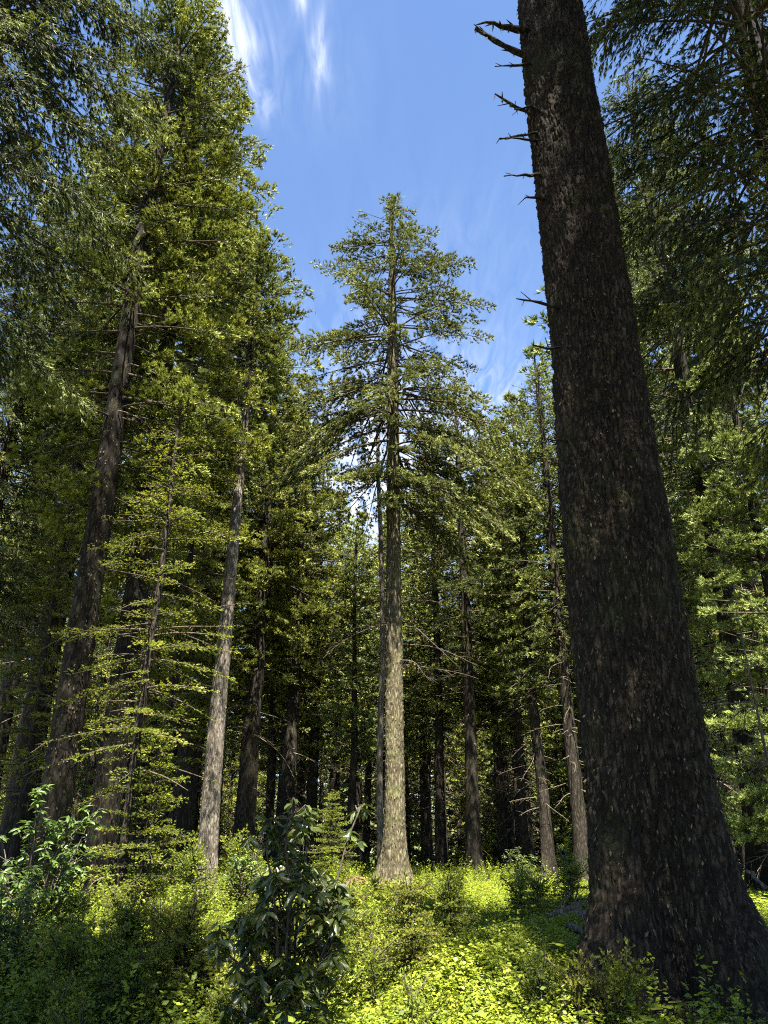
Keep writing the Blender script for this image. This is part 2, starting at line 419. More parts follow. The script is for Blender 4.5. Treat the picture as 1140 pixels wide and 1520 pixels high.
def trunk_mesh(mb, rf, H, seg, dz, amp, cw, ch, seed, ztop=None, lobes=0., mat=0, z0=-.3, wob=.0, taperdz=1.0):
    zt = ztop or H
    nz = int((zt - z0) / dz)
    zs = z0 + (zt - z0) * (np.linspace(0, 1, nz + 1) ** taperdz)
    th = np.arange(seg) * 2 * PI / seg
    Z, T = np.meshgrid(zs, th, indexing='ij')
    rr = rf(Z)
    per = max(6, 2 * int(round(PI * float(rf(1.5)) / cw)))
    U = T / (2 * PI) * per
    w1 = vnoise(U * .5, Z / ch * .45, seed + 2, max(1, per // 2) if per % 2 == 0 else None) - .5
    w1 = w1 + .5 * (vnoise(U, Z / ch * 1.1, seed + 4, per) - .5)
    f1, f2, hid = cells(U + w1 * 1.9, Z / ch + hid0(seed) + .6 * w1, seed, per)
    pl = np.clip((f2 - f1) / .5, 0, 1) ** .7
    fine = vnoise(U * 4 + w1 * 3, Z / ch * 5, seed + 3, per * 4) - .5 + .6 * (vnoise(U * 9, Z / ch * 13, seed + 6, per * 9) - .5)
    r1 = np.abs(vnoise(U * .5 + w1 * .8, Z / ch * .12, seed + 31, max(1, per // 2)) - .5)
    r2 = np.abs(vnoise(U + w1, Z / ch * .3, seed + 33, per) - .5)
    brk = vnoise(U * .3, Z / ch * .22, seed + 37, None) * np.sin(T * .5) ** .2
    d = amp * (pl * (.35 + .5 * hid) * (.4 + brk) - .4) + amp * .8 * fine + amp * 1.7 * np.clip(r1, 0, .3) + amp * 1.5 * np.clip(r2, 0, .3)
    if lobes:
        lo = vnoise(T / (2 * PI) * 7, Z * .25, seed + 21, 7) - .5
        d = d + lobes * lo * (np.exp(-np.clip(Z, -.3, 50) / .8) * 1.6 + .12)
    sc = np.clip(rr / (float(rf(2.)) * .4), .0, 1)
    rr = np.maximum(rr + d * sc, .004)
    ox = wob * (fbm(Z * .12, Z * 0 + seed, seed, 2) - .5); oy = wob * (fbm(Z * .12, Z * 0 + seed + 5, seed + 9, 2) - .5)
    V = np.stack([rr * np.cos(T) + ox, rr * np.sin(T) + oy, Z], -1)
    n = len(zs)
    i, j = np.meshgrid(np.arange(n - 1), np.arange(seg), indexing='ij')
    j2 = (j + 1) % seg
    F = np.stack([i * seg + j, i * seg + j2, (i + 1) * seg + j2, (i + 1) * seg + j], -1)
    mb.add(V, F, mat, np.clip(.2 + .6 * hid[:-1].ravel() * (pl[:-1].ravel()), 0, 1) if amp > .004 else .5, True)
    return V
def hid0(s): return (s * 37) % 101

def flakes(mb, V, rng, n, zmax, size, mat, tr=(.2, 1), frac_side=None):
    """curling bark scales and tufts of lichen on a trunk surface"""
    nz, seg, _ = V.shape
    top = np.searchsorted(V[:, 0, 2], zmax)
    i = rng.integers(2, max(3, top - 1), n); j = rng.integers(0, seg, n)
    P = V[i, j]; up = nrm(V[np.minimum(i + 1, nz - 1), j] - V[i - 1, j])
    c = V[i].mean(1); out = P - c; out[:, 2] = 0; out = nrm(out)
    side = nrm(np.cross(up, out))
    l = size * rng.uniform(.4, 1.6, n); w = l * rng.uniform(.18, .5, n)
    D = nrm(-up + out * rng.uniform(.05, .45, n)[:, None] + side * rng.normal(0, .35, n)[:, None])
    D *= rng.choice([1, -1, 1], n)[:, None]
    V4 = kites(P + out * .006, D, nrm(out + rng.normal(0, .3, (n, 3))), l, w)
    mb.quads(V4, mat, rng.uniform(*tr, n) ** 1.5)

# ------------------------------------------------------------------ bough libraries
LIB = {}
LIB['open'] = library(1, 4, sp=.105, reach=.58, reach_f=.26, ang=48, ts=.080, k=16, tl=.14, tw=.021, spread=.42, up=.36, bare=.20, hang=.08, inner=.22)
LIB['dense'] = library(2, 4, sp=.085, reach=.72, reach_f=.38, ang=56, ts=.075, k=18, tl=.135, tw=.021, spread=.50, up=.5, bare=.14, hang=.08, inner=.15, tipb=.40)
LIB['droop'] = library(3, 4, sp=.095, reach=.70, reach_f=.26, ang=50, ts=.072, k=14, tl=.12, tw=.016, spread=.36, up=-.2, bare=.14, hang=.7, inner=.15, tipb=.30)
LIB['flat'] = library(4, 3, sp=.085, reach=.42, reach_f=.34, ang=55, ts=.06, k=6, tl=.065, tw=.020, spread=.33, up=.10, bare=.06, hang=.08, inner=.1, tipb=.35, edev=.12)
LIB['far'] = library(5, 3, sp=.20, reach=.62, reach_f=.32, ang=52, ts=.16, k=10, tl=.26, tw=.054, spread=.5, up=.42, bare=.15, hang=.06, inner=.25, tipb=.34)

# ================================================================== TREES
def tree(name, label, px, py, Y, mesh_trunk, mesh_crown, rz=0, group=None, cat='tree', sc=1., zoff=0., extra=None):
    x, y, _ = at(px, py, Y)
    t = thing(name, label, cat, (x, y, g1(x, y) + zoff), rz, group)
    if sc != 1.: t.scale = (sc, sc, sc)
    link('trunk', mesh_trunk, t)
    if mesh_crown: link('crown', mesh_crown, t)
    for nm, me in (extra or []): link(nm, me, t)
    return t

# --- the big dark trunk, close on the right
rng = np.random.default_rng(11)
BX, BY = at(941, 1000, 8.1)[:2]
BZ = g1(BX, BY) - .25
Hb = 28.
def rf_big(z):
    z = np.asarray(z, float)
    return .535 * np.clip(1 - z / Hb, 0, 1) ** .24 + .02 + .52 * np.exp(-np.clip(z, -.3, 99) / .62) + .02
mb = MB()
V = trunk_mesh(mb, rf_big, Hb, 320, .022, .045, .060, .20, 5, ztop=15.5, lobes=.9, z0=-.4)
flakes(mb, V, rng, 14000, 15.5, .032, 1, (0, .7))
flakes(mb, V, rng, 2600, 8, .040, 1, (.4, 1))
V2 = trunk_mesh(mb, rf_big, Hb, 32, .6, .0, .085, .30, 5, z0=15.3)
big = thing('fir_tree', 'massive dark furrowed trunk with dead stubs, closest tree, right of the clearing', 'tree', (BX, BY, BZ))
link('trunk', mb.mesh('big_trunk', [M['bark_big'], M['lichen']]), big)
cb = crown(LIB['far'], rng, 19.5, Hb, lambda t: 2.1 * (1 - t) ** .7, lambda t: .1 + .4 * t, lambda t: .15, step=.7, per=6, gap=.05)
link('crown', cb.mesh('big_crown', [M['dark'], M['twig']]), big)
STUBS = [((775, 84), (706, 44), .060), ((768, 40), (722, 33), .055), ((770, 88), (734, 97), .022), ((785, 176), (734, 138), .032), ((776, 150), (764, 161), .02),
         ((780, 187), (743, 207), .024), ((780, 199), (741, 205), .022), ((786, 249), (749, 262), .024), ((788, 288), (777, 292), .022), ((815, 452), (766, 441), .022),
         ((815, 510), (793, 514), .022), ((835, 648), (815, 652), .02)]
for (b, tp, w) in STUBS:
    p0 = np.array(at(b[0] + 26, b[1] + 9, BY - .12)); p1 = np.array(at(*tp, BY - .25 - rng.random() * .4))
    off = np.array([BX, BY, BZ]); p0 -= off; p1 -= off
    s = MB(); xs = np.linspace(-.2, 1, 9)[:, None]
    q = p0 + (p1 - p0) * xs + np.array([0, 0, 1.]) * (.02 * np.sin(xs * 5 + b[1])) * np.linalg.norm(p1 - p0) + rng.normal(0, .008, (9, 3))
    s.tube(q, np.linspace(w * 1.35, w * .38, 9) * rng.uniform(.75, 1.25, 9), 7, 0, .4)
    d = (p1 - p0)
    for k in range(3 if w < .03 else 5):
        a = q[rng.integers(4, 9)]; e = d * rng.uniform(.08, .2) + rng.normal(0, .06, 3)
        s.tube(np.stack([a, a + e * .5, a + e]), [w * .4, w * .3, .004], 4, 0, .5)
    if w > .03:
        for k in range(26):
            a = q[rng.integers(2, 9)]
            s.quads(kites(a[None], nrm(np.array([[rng.normal(0, .3), rng.normal(0, .3), -1]])), nrm(rng.normal(0, 1, (1, 3))), np.array([rng.uniform(.05, .16)]), np.array([.03])), 1, .4)
    link('branch_stub', s.mesh('branch_stub', [M['bark_big'], M['lichen']]), big)

# --- the tall sunlit tree in the middle
rng = np.random.default_rng(21)
CX, CY = at(587, 1310, 24)[:2]
CZ = g1(CX, CY) - .05
Hc = at(600, 300, 24)[2] - CZ
rfc = trunk_r(.295, Hc, .75, .45, .55)
mb = MB()
V = trunk_mesh(mb, rfc, Hc, 110, .05, .030, .075, .20, 8, lobes=.5, z0=-.3)
flakes(mb, V, rng, 5000, 14, .05, 1, (.2, .9))
hero = thing('fir_tree', 'tall open-crowned fir with sunlit tan bark at its foot, in the middle of the clearing', 'tree', (CX, CY, CZ))
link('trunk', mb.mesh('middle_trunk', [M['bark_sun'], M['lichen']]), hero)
z0c = 13.2
def prof_c(t):
    return float(np.interp(t, [0, .12, .3, .5, .7, .82, .92, 1], [2.9, 3.9, 3.8, 3.4, 2.5, 1.75, 1.0, .25]))
mb = crown(LIB['open'], rng, z0c, Hc, prof_c, lambda t: -.30 + .50 * t, lambda t: .32 * (1 - t) + .03, step=.48, per=5.2, jit=.36, upt=.06, trunk_r=rfc, gap=.10, clump=(.70, .42))
for (z, az, L, e, d) in [(18.9, 175, 4.4, .0, .05), (17.0, 190, 4.6, -.25, .30), (16.2, 168, 4.8, -.15, .62), (15.6, 205, 4.9, -.2, .75), (16.5, 5, 4.6, -.05, .45), (15.2, 350, 4.8, -.1, .55),
                         (14.2, 15, 4.4, -.25, .45), (20.6, 2, 3.9, .0, .12), (22.6, 10, 3.3, .08, .05), (23.6, 170, 2.4, .05, .05), (12.6, -60, 3.4, -.2, .2), (12.9, -118, 3.4, -.2, .2), (12.0, -92, 2.2, -.25, .2), (13.0, -20, 4.2, -.35, .35), (12.2, 20, 3.8, -.45, .3)]:
    for q in range(3):
        put_bough(mb, LIB['open'], rng, z + rng.normal(0, .12), R(az + (0, 7, -9)[q]), L * (1, .85, .8)[q], e, d * rng.uniform(.8, 1.2), 0, r0=.1, wr=.06 if q == 0 else .03)
for k in range(26):
    z = rng.uniform(6.0, 14.0)
    bare_bough(mb, rng, z, rng.choice([rng.uniform(-1.1, .9), rng.uniform(0, 6.28)]), rng.uniform(.8, 2.8), rng.uniform(-.4, .1), rng.uniform(.1, .5), r0=.3, w=.022, twigs=6)
link('crown', mb.mesh('middle_crown', [M['dfir'], M['twig']]), hero)

# --- left group
def std_tree(seed, H, r0, z0, prof, lib, mat, bark, e0=lambda t: -.15 + .6 * t, dr=lambda t: .22 * (1 - t) + .03, step=.42, per=5, gap=.08, seg=48, dz=.12, amp=.022,
             dead=20, skip=None, tshift=None, flare=.4, wob=.25, jit=.28, upt=.05, fl=0, deadz=None, clump=(.80, .505)):
    rng = np.random.default_rng(seed)
    rf = trunk_r(r0, H, flare, .5, .72)
    tb = MB(); V = trunk_mesh(tb, rf, H, seg, dz, amp, .08, .22, seed, lobes=.25, z0=-.6, wob=wob)
    if fl: flakes(tb, V, rng, fl, 12, .06, 1, (.1, .9))
    cb = crown(lib, rng, z0, H, prof, e0, dr, step, per, jit, upt, skip, 0, tshift, trunk_r=rf, gap=gap, clump=clump)
    for k in range(dead):
        z = rng.uniform(*(deadz or (z0 * .35, z0 + 2.5)))
        bare_bough(cb, rng, z, rng.uniform(0, 6.28), rng.uniform(.5, 1.9), rng.uniform(-.5, .1), rng.uniform(.0, .5), r0=float(rf(z)) * .7, w=.016, mat=2, twigs=5)
    return (tb.mesh('trunk_%d' % seed, [bark, M['lichen']]), cb.mesh('crown_%d' % seed, [mat, M['twig'], M['dead']]))

def P(*kv):
    xs, ys = zip(*kv); return lambda t: float(np.interp(t, xs, ys))

# T1 / T2: big dense firs
m1 = std_tree(31, 27.6, .32, 9.0, P((0, 1.6), (.15, 2.6), (.5, 2.9), (.8, 2.0), (1, .5)), LIB['dense'], M['fir'], M['bark_shade'], step=.50, per=6.2, dead=20, deadz=(3, 15), seg=64, dz=.08, amp=.025, fl=1500,
              skip=lambda t, az: 1. if (t > .78 or math.cos(az + 1.25) < .62) else (0. if t < .22 else (.5 if math.sin(az * 37 + t * 91) > 0 else .16)))
tree('fir_tree', 'thick fir at the left with shade painted into its bark, crown reaching past the top of the photo', 113, 1000, 16, *m1)
m2 = std_tree(32, 27.8, .33, 7.0, P((0, 1.7), (.2, 2.6), (.55, 2.9), (.85, 1.7), (1, .4)), LIB['dense'], M['fir'], M['bark_shade'], step=.50, per=6.2, dead=12, deadz=(3, 12), seg=64, dz=.08, amp=.025, fl=1500,
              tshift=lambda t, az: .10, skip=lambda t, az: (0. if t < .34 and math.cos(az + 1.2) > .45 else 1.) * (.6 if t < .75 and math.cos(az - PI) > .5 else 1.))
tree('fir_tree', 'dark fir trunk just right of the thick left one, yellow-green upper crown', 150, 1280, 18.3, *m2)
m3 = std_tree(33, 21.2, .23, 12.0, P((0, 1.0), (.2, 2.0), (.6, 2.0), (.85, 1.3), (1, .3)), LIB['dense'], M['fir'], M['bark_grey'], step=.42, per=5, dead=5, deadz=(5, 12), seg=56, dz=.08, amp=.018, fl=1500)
tree('fir_tree', 'slim fir with pale sunlit silvery trunk left of the clearing', 313, 1250, 21, *m3)
m4 = std_tree(34, 24.0, .32, 7.5, P((0, 1.5), (.2, 2.3), (.6, 2.1), (.85, 1.3), (1, .3)), LIB['dense'], M['fir'], M['bark'], step=.46, per=5, dead=20)
tree('fir_tree', 'dark fir trunk just right of the silvery slim trunk, narrow crown', 368, 1180, 29, *m4)
m5 = std_tree(35, 23.0, .34, 6.0, P((0, 1.3), (.2, 2.2), (.6, 2.1), (.85, 1.3), (1, .3)), LIB['open'], M['dark'], M['bark'], step=.5, per=5.5, dead=10)
tree('fir_tree', 'shadowed fir trunk just left of the silvery slim trunk', 273, 1200, 28, *m5)
tree('fir_tree', 'leaning dark trunk behind the thick left fir, lichen on its side', 48, 1100, 24, *m5, rz=2.2)
# crowns at the left edge
m6 = std_tree(36, 27., .33, 8.0, P((0, 2.2), (.25, 3.3), (.55, 3.1), (.85, 1.8), (1, .3)), LIB['droop'], M['dfir'], M['bark'], step=.42, per=6, dead=10, clump=(.6, .36), skip=lambda t, az: .62 if math.cos(az + .5) > .55 else 1.)
tree('fir_tree', 'fir at the left edge, drooping green boughs hanging in at the top corner', -30, 100, 9.5, *m6)
tree('fir_tree', 'fir at the left edge with layered boughs halfway up the photo', -112, 1250, 19, *m6, rz=2.6, sc=.78)

# --- right side
m7 = std_tree(41, 26., .32, 7.0, P((0, 2.0), (.2, 3.2), (.55, 3.2), (.85, 1.7), (1, .3)), LIB['droop'], M['dark'], M['bark_shade'], e0=lambda t: -.1 + .5 * t, dr=lambda t: .32, step=.42, per=6, gap=.06, dead=26, clump=(.8, .475), skip=lambda t, az: .95 if math.cos(az - PI) > .3 else 1.)
tx, ty, _ = at(1122, 110, 9)
t = thing('hemlock_tree', 'shaded tree in the top right corner, dark trunk and hanging boughs', 'tree', (tx, ty, g1(tx, ty)))
link('trunk', m7[0], t)
cb = MB(); r_ = np.random.default_rng(5)
link('crown', m7[1], t)
m8 = std_tree(42, 27.5, .30, 10., P((0, 2.0), (.2, 2.9), (.6, 2.9), (.85, 1.6), (1, .3)), LIB['droop'], M['dark'], M['bark_shade'], e0=lambda t: -.05 + .45 * t, dr=lambda t: .22, step=.46, per=5.5, gap=.08, dead=50, deadz=(2.5, 12))
tree('fir_tree', 'thin-crowned dark fir right of the massive trunk, bare lower limbs', 1133, 1250, 23, *m8, sc=1.18)
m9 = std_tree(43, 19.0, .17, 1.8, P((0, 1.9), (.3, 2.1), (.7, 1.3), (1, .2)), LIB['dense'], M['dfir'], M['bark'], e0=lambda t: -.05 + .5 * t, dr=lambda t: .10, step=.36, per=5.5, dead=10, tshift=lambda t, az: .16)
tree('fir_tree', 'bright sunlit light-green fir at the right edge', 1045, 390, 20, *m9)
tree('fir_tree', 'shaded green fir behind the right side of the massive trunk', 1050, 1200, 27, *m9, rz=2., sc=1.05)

# --- middle distance
m10 = std_tree(44, 23.5, .30, 9., P((0, 1.4), (.2, 2.4), (.6, 2.2), (.85, 1.3), (1, .3)), LIB['open'], M['dfir'], M['bark'], step=.48, per=5, dead=44, deadz=(3, 11), seg=32, dz=.2)
m11 = std_tree(45, 25.5, .30, 6.5, P((0, 1.6), (.2, 2.7), (.6, 2.3), (.85, 1.1), (1, .2)), LIB['far'], M['dfir'], M['bark'], step=.45, per=6, dead=30, seg=24, dz=.25)
m12 = std_tree(46, 24., .26, 8.0, P((0, 1.4), (.2, 2.3), (.6, 2.0), (.85, 1.1), (1, .2)), LIB['far'], M['dark'], M['bark'], step=.45, per=6, dead=40, seg=24, dz=.25)
m13 = std_tree(47, 23., .20, 7.0, P((0, 1.2), (.2, 2.0), (.6, 1.8), (.85, 1.0), (1, .2)), LIB['far'], M['fir'], M['bark'], step=.42, per=6, dead=40, seg=20, dz=.25)
m14 = std_tree(48, 13., .13, 1.2, P((0, 1.5), (.3, 1.9), (.7, 1.1), (1, .15)), LIB['far'], M['fir'], M['bark'], e0=lambda t: -.02 + .4 * t, step=.36, per=6, dead=6, seg=14, dz=.3)

def top_py(x, y, ztop):
    d = math.hypot(x, y) * 0 + y
    f = d * CP + (ztop - CAM_H) * SP; u = (ztop - CAM_H) * CP - d * SP
    return 760 - FPX * u / f
def scale_for(px, Y, toppy, H0):
    x, y, z = at(px, toppy, Y); return (z - g1(x, y)) / H0

def mid(label, px, py, Y, m, H0, toppy, rz, name='fir_tree', group=None):
    x = at(px, py, Y)[0]
    zt = at(570, toppy, Y)[2] - g1(x, Y)
    return tree(name, label, px, py, Y, *m, rz=rz, sc=zt / H0, group=group)

mid('straight dark fir trunk first to the right of the sunlit middle tree, pale dead twigs', 703, 1250, 29, m10, 23.5, 565, .4)
mid('pointed pale-green fir whose tip shows left of the massive trunk', 850, 1150, 36, m11, 25.5, 522, 1.)
mid('stout dark trunk halfway between the middle tree and the massive trunk', 809, 1250, 27, m12, 24., 590, 2.)
mid('thin dark trunk left of the stout one, near the massive trunk', 780, 1250, 30, m13, 23., 650, 3.)
mid('shadowed trunk close behind the middle tree, on its right', 655, 1250, 33, m12, 24., 660, 4.)
mid('thin dark trunk between two stouter ones right of the middle', 744, 1250, 34, m13, 23., 620, 5.)
mid('greyish trunk brushing the left side of the massive trunk', 858, 1200, 26, m10, 23.5, 545, 3.3)
mid('narrow fir filling the gap under the right boughs of the middle tree', 632, 1200, 40, m11, 25.5, 650, 2.4)
mid('narrow green fir at the foot of the sky gap, right of the left group', 430, 1200, 33, m4, 24.0, 560, 1.2)
mid('fir stepping down below the left group toward the sky gap', 462, 1200, 38, m11, 25.5, 655, 2.9)
mid('small far fir tip in the bottom of the sky gap, beside the bare snag', 533, 1200, 62, m13, 23., 765, .7)
mid('far fir just left of the sky gap, lower than its neighbours', 494, 1200, 48, m12, 24., 735, 5.2)

mid('tall fir filling in behind the thick left fir, seen on its left', 30, 1200, 27, m4, 24.0, 150, .3)
mid('tall fir filling in behind the two dark left trunks', 205, 1200, 29, m11, 25.5, 190, 1.3)
mid('fir whose crown rises between the left pair and the silvery trunk', 268, 1200, 32, m11, 25.5, 260, 4.3)
mid('fir in shade far left, between the edge and the thick trunk', -20, 1200, 31, m12, 24., 330, 4.3)
mid('dark fir crown just right of the upper part of the massive trunk', 985, 1200, 29, m11, 25.5, 250, 2.2)
mid('dark fir with its crown left of the thin-crowned one, right of the massive trunk', 1060, 1200, 33, m4, 24., 230, 3.6)
mid('fir at the right edge behind the bright light-green one', 1180, 1200, 31, m11, 25.5, 200, 5.6)

# the bare snag behind the middle tree
rng = np.random.default_rng(61)
zs = at(562, 555, 29)[2]
rfs = trunk_r(.115, zs + 4, .3, .4, .6)
mb = MB(); trunk_mesh(mb, rfs, zs + 4, 20, .15, .01, .06, .3, 61, ztop=zs + .4, z0=-.5, wob=.3)
for k in range(60):
    z = rng.uniform(7, zs)
    bare_bough(mb, rng, z, rng.uniform(0, 6.28), rng.uniform(.3, 1.5), rng.uniform(-.3, .3), rng.uniform(0, .3), r0=.1, w=.014, mat=0, twigs=3)
sx, sy, _ = at(563, 1000, 29)
sn = thing('dead_snag', 'thin bare dead trunk standing just left of the sunlit middle tree', 'snag', (sx, sy, g1(sx, sy)))
link('trunk', mb.mesh('snag_trunk', [M['bark_grey']]), sn)

# --- young flat-sprayed firs between the left trunks
y1 = std_tree(51, 12.5, .10, 3.0, P((0, 1.5), (.3, 1.8), (.7, 1.2), (1, .2)), LIB['flat'], M['young'], M['bark'], e0=lambda t: -.05 + .3 * t, dr=lambda t: .20, step=.36, per=5.5, gap=.18, jit=.42, dead=1, seg=16, dz=.2, amp=.004)
y2 = std_tree(52, 4.2, .05, .3, P((0, 1.1), (.4, 1.0), (.8, .5), (1, .15)), LIB['flat'], M['young'], M['bark'], e0=lambda t: -.05 + .4 * t, dr=lambda t: .10, step=.20, per=5.5, dead=3, seg=12, dz=.15, amp=.002, wob=.05, clump=None, jit=.4)
tree('young_fir', 'tall young fir with bright flat sprays between the left trunks', 236, 1250, 22.5, *y1, sc=1.2)
tree('young_fir', 'young fir with flat yellow-green sprays between the silvery trunk and its left neighbours', 262, 1250, 26.5, *y1, rz=2.5, sc=1.3)
tree('young_fir', 'young fir with bright layered sprays crossing the dark left trunks', 188, 1250, 15.2, *y1, rz=.8, sc=.88)
tree('young_fir', 'low young fir with flat sunlit sprays at the foot of the left trunks', 212, 1300, 15.2, *y2, sc=.82)
tree('young_fir', 'small young fir with pale sprays left of the middle tree foot', 492, 1250, 23, *y2, rz=1., sc=.6)
tree('young_fir', 'slim young fir by the left edge below the drooping boughs', 20, 1250, 18, *y1, rz=4., sc=.8)

# --- trees of the forest wall
rng = np.random.default_rng(77)
LIM_X = [-200, 300, 380, 440, 470, 510, 560, 600, 690, 760, 800, 840, 900, 1400]
LIM_Y = [250, 420, 560, 640, 720, 775, 765, 665, 630, 600, 560, 545, 500, 300]
placed = []
bgm = [(m11, 25.5), (m12, 24.), (m13, 23.), (m12, 24.), (m13, 23.), (m14, 13.)]
bgl = ['full-crowned green fir', 'dark straight fir', 'thin pole-like fir', 'dark straight fir', 'thin pole-like fir', 'low bushy fir']
def where(px):
    for lim, w in ((150, 'beyond the thick left trunks'), (350, 'beyond the silvery slim trunk'), (560, 'left of the middle tree, beyond the clearing'),
                   (700, 'just right of the middle tree, beyond the clearing'), (860, 'left of the massive trunk, beyond the clearing')):
        if px < lim: return w
    return 'right of the massive trunk, among the trees behind'
cnt = 0
for att in range(4000):
    if cnt >= 118: break
    Y = rng.uniform(31, 74); px = rng.uniform(-60, 1200)
    x = at(px, 1250, Y)[0]
    if any(math.hypot(x - a, Y - b) < 2.3 + .012 * Y for a, b in placed): continue
    placed.append((x, Y))
    k = rng.integers(len(bgm)); m, H0 = bgm[k]
    sc = rng.uniform(.85, 1.08)
    lim = float(np.interp(px, LIM_X, LIM_Y)) + rng.uniform(0, 60)
    gzz = g1(x, Y)
    ptop = top_py(x, Y, gzz + H0 * sc)
    if ptop < lim:
        zt = at(570, lim, Y)[2] - gzz
        sc = zt / H0
        if sc < .55: continue
    band = 'near the front' if Y < 46 else 'deep in the wood'
    tree('fir_tree', '%s %s, %s' % (bgl[k], where(px), band), px, 1250, Y, *m, rz=rng.uniform(0, 6.28), sc=sc, group='firs of the forest wall: %s %s %s' % (bgl[k], where(px), band))
    cnt += 1

# far wood as one mass
rng = np.random.default_rng(78)
coarse = library(6, 2, sp=.5, reach=.9, reach_f=.4, ang=50, tsp=.30, tl=.55, tw=.26, up=.1, fl=.5, bare=.05, hang=.2, tipb=.3)
proto = []
for s in range(4):
    c = crown(coarse, np.random.default_rng(90 + s), .8, 22, P((0, 2.4), (.3, 2.8), (.7, 1.7), (1, .3)), lambda t: -.1 + .4 * t, lambda t: .2, step=.75, per=6, gap=.05)
    c.tube([[0, 0, -2], [0, 0, 10], [0, 0, 21]], [.28, .2, .03], 6, 1)
    proto.append(c)
mb = MB()
for k in range(170):
    Y = rng.uniform(78, 125); px = rng.uniform(-150, 1300)
    x = at(px, 1250, Y)[0]
    c = proto[k % 4]; V = np.concatenate(c.v); F = np.concatenate(c.f); mm = np.concatenate(c.m); tt = np.concatenate(c.t)
    a = rng.uniform(0, 6.28); sc = rng.uniform(.7, 1.1)
    z = g1(x, Y); lim = float(np.interp(px, LIM_X, LIM_Y)) + 10
    sc = min(sc, (at(570, lim, Y)[2] - z) / 22)
    W = np.stack([V[:, 0] * math.cos(a) - V[:, 1] * math.sin(a), V[:, 0] * math.sin(a) + V[:, 1] * math.cos(a), V[:, 2]], -1) * sc + [x, Y, z]
    mb.v.append(W); mb.f.append(F + mb.n); mb.n += len(W); mb.m.append(mm); mb.t.append(tt); mb.sm.append(np.zeros(len(F), bool))
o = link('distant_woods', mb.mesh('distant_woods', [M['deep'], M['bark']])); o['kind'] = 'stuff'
tag(o, 'mass of far firs with forest shade painted into their colour, closing the view between the trunks', 'woods')

# --- firs added outside the frame to shade the big trunk and foreground
SH = [(4.95, 3.15, m2, 3., 1.12), (5.5, .6, m11, 1., 1.1), (5.9, -2.4, m2, 5., 1.0), (-1.6, -2.0, m2, 2., .95)]
for (x, y, m, rz, sc) in SH:
    t = thing('fir_tree', 'tall fir added behind the viewer to shade the foreground', 'tree', (x, y, g1(x, y)), rz, 'shade firs added behind the viewer')
    t.scale = (sc,) * 3
    link('trunk', m[0], t); link('crown', m[1], t)

# ================================================================== GROUND PLANTS
def leaf_set(P0, D, Nn, ln, wd, curl=.25):
    """pointed oval leaves: two quads each side folded on the midrib"""
    D = nrm(D); W = nrm(np.cross(D, Nn)); U = nrm(np.cross(W, D))
    ln = ln[:, None]; wd = wd[:, None]
    a = P0; b = P0 + D * ln * .38 - U * ln * .02; c = P0 + D * ln - U * ln * curl; m2 = P0 + D * ln * .72 - U * ln * curl * .45
    l1 = P0 + D * ln * .38 + W * wd * .5 + U * wd * .12; l2 = P0 + D * ln * .74 + W * wd * .38 + U * wd * .05 - U * ln * curl * .45
    r1 = P0 + D * ln * .38 - W * wd * .5 + U * wd * .12; r2 = P0 + D * ln * .74 - W * wd * .38 + U * wd * .05 - U * ln * curl * .45
    q = np.stack([a, l1, l2, m2, a, m2, r2, r1, m2, l2, c, c, m2, c, c, r2], 1)
    # degenerate-free: replace the tips with kites
    k1 = np.stack([a, l1, l2, b], 1); k2 = np.stack([b, l2, c, m2], 1); k3 = np.stack([a, b, r2, r1], 1); k4 = np.stack([b, m2, c, r2], 1)
    return np.concatenate([k1, k2, k3, k4], 1).reshape(-1, 3)

def herb(rng, h, n, ll, spread, wide=.6):
    """small leafy ground plant: arching stems with oval leaves (single kites)"""
    Ps, Ds, Ls = [], [], []
    stems = rng.integers(2, 5)
    for s in range(stems):
        az = rng.uniform(0, 6.28); le = rng.uniform(.2, 1.) * spread
        u = rng.uniform(.25, 1, n)
        Pp = np.stack([np.cos(az) * le * u ** 1.3, np.sin(az) * le * u ** 1.3, h * u * rng.uniform(.7, 1.1)], -1)
        a2 = rng.uniform(0, 6.28, n)
        Dd = np.stack([np.cos(a2), np.sin(a2), rng.normal(.15, .35, n)], -1)
        Ps.append(Pp); Ds.append(nrm(Dd)); Ls.append(ll * rng.uniform(.6, 1.3, n))
    Pp = np.concatenate(Ps); Dd = np.concatenate(Ds); l = np.concatenate(Ls)
    Nn = nrm(np.array([0, 0, 1.]) + rng.normal(0, .38, (len(Pp), 3)))
    return kites(Pp, Dd, Nn, l, l * wide).reshape(-1, 3), np.clip(rng.normal(.55, .2, len(l)) + .2 * (Pp[:, 2] / h - .6), 0, 1)

def fan(rng, h, ll):
    """triple-leaved fan on a thin stalk"""
    n = rng.integers(3, 7); a = rng.uniform(0, 6.28) + np.arange(n) * 2 * PI / n + rng.normal(0, .2, n)
    Pp = np.tile([rng.normal(0, .03), rng.normal(0, .03), h], (n, 1))
    Dd = nrm(np.stack([np.cos(a), np.sin(a), rng.normal(-.05, .15, n)], -1))
    Nn = nrm(np.array([0, 0, 1.]) + rng.normal(0, .2, (n, 3)))
    l = ll * rng.uniform(.8, 1.2, n)
    return kites(Pp, Dd, Nn, l, l * .85).reshape(-1, 3), np.clip(rng.normal(.6, .15, n), 0, 1)

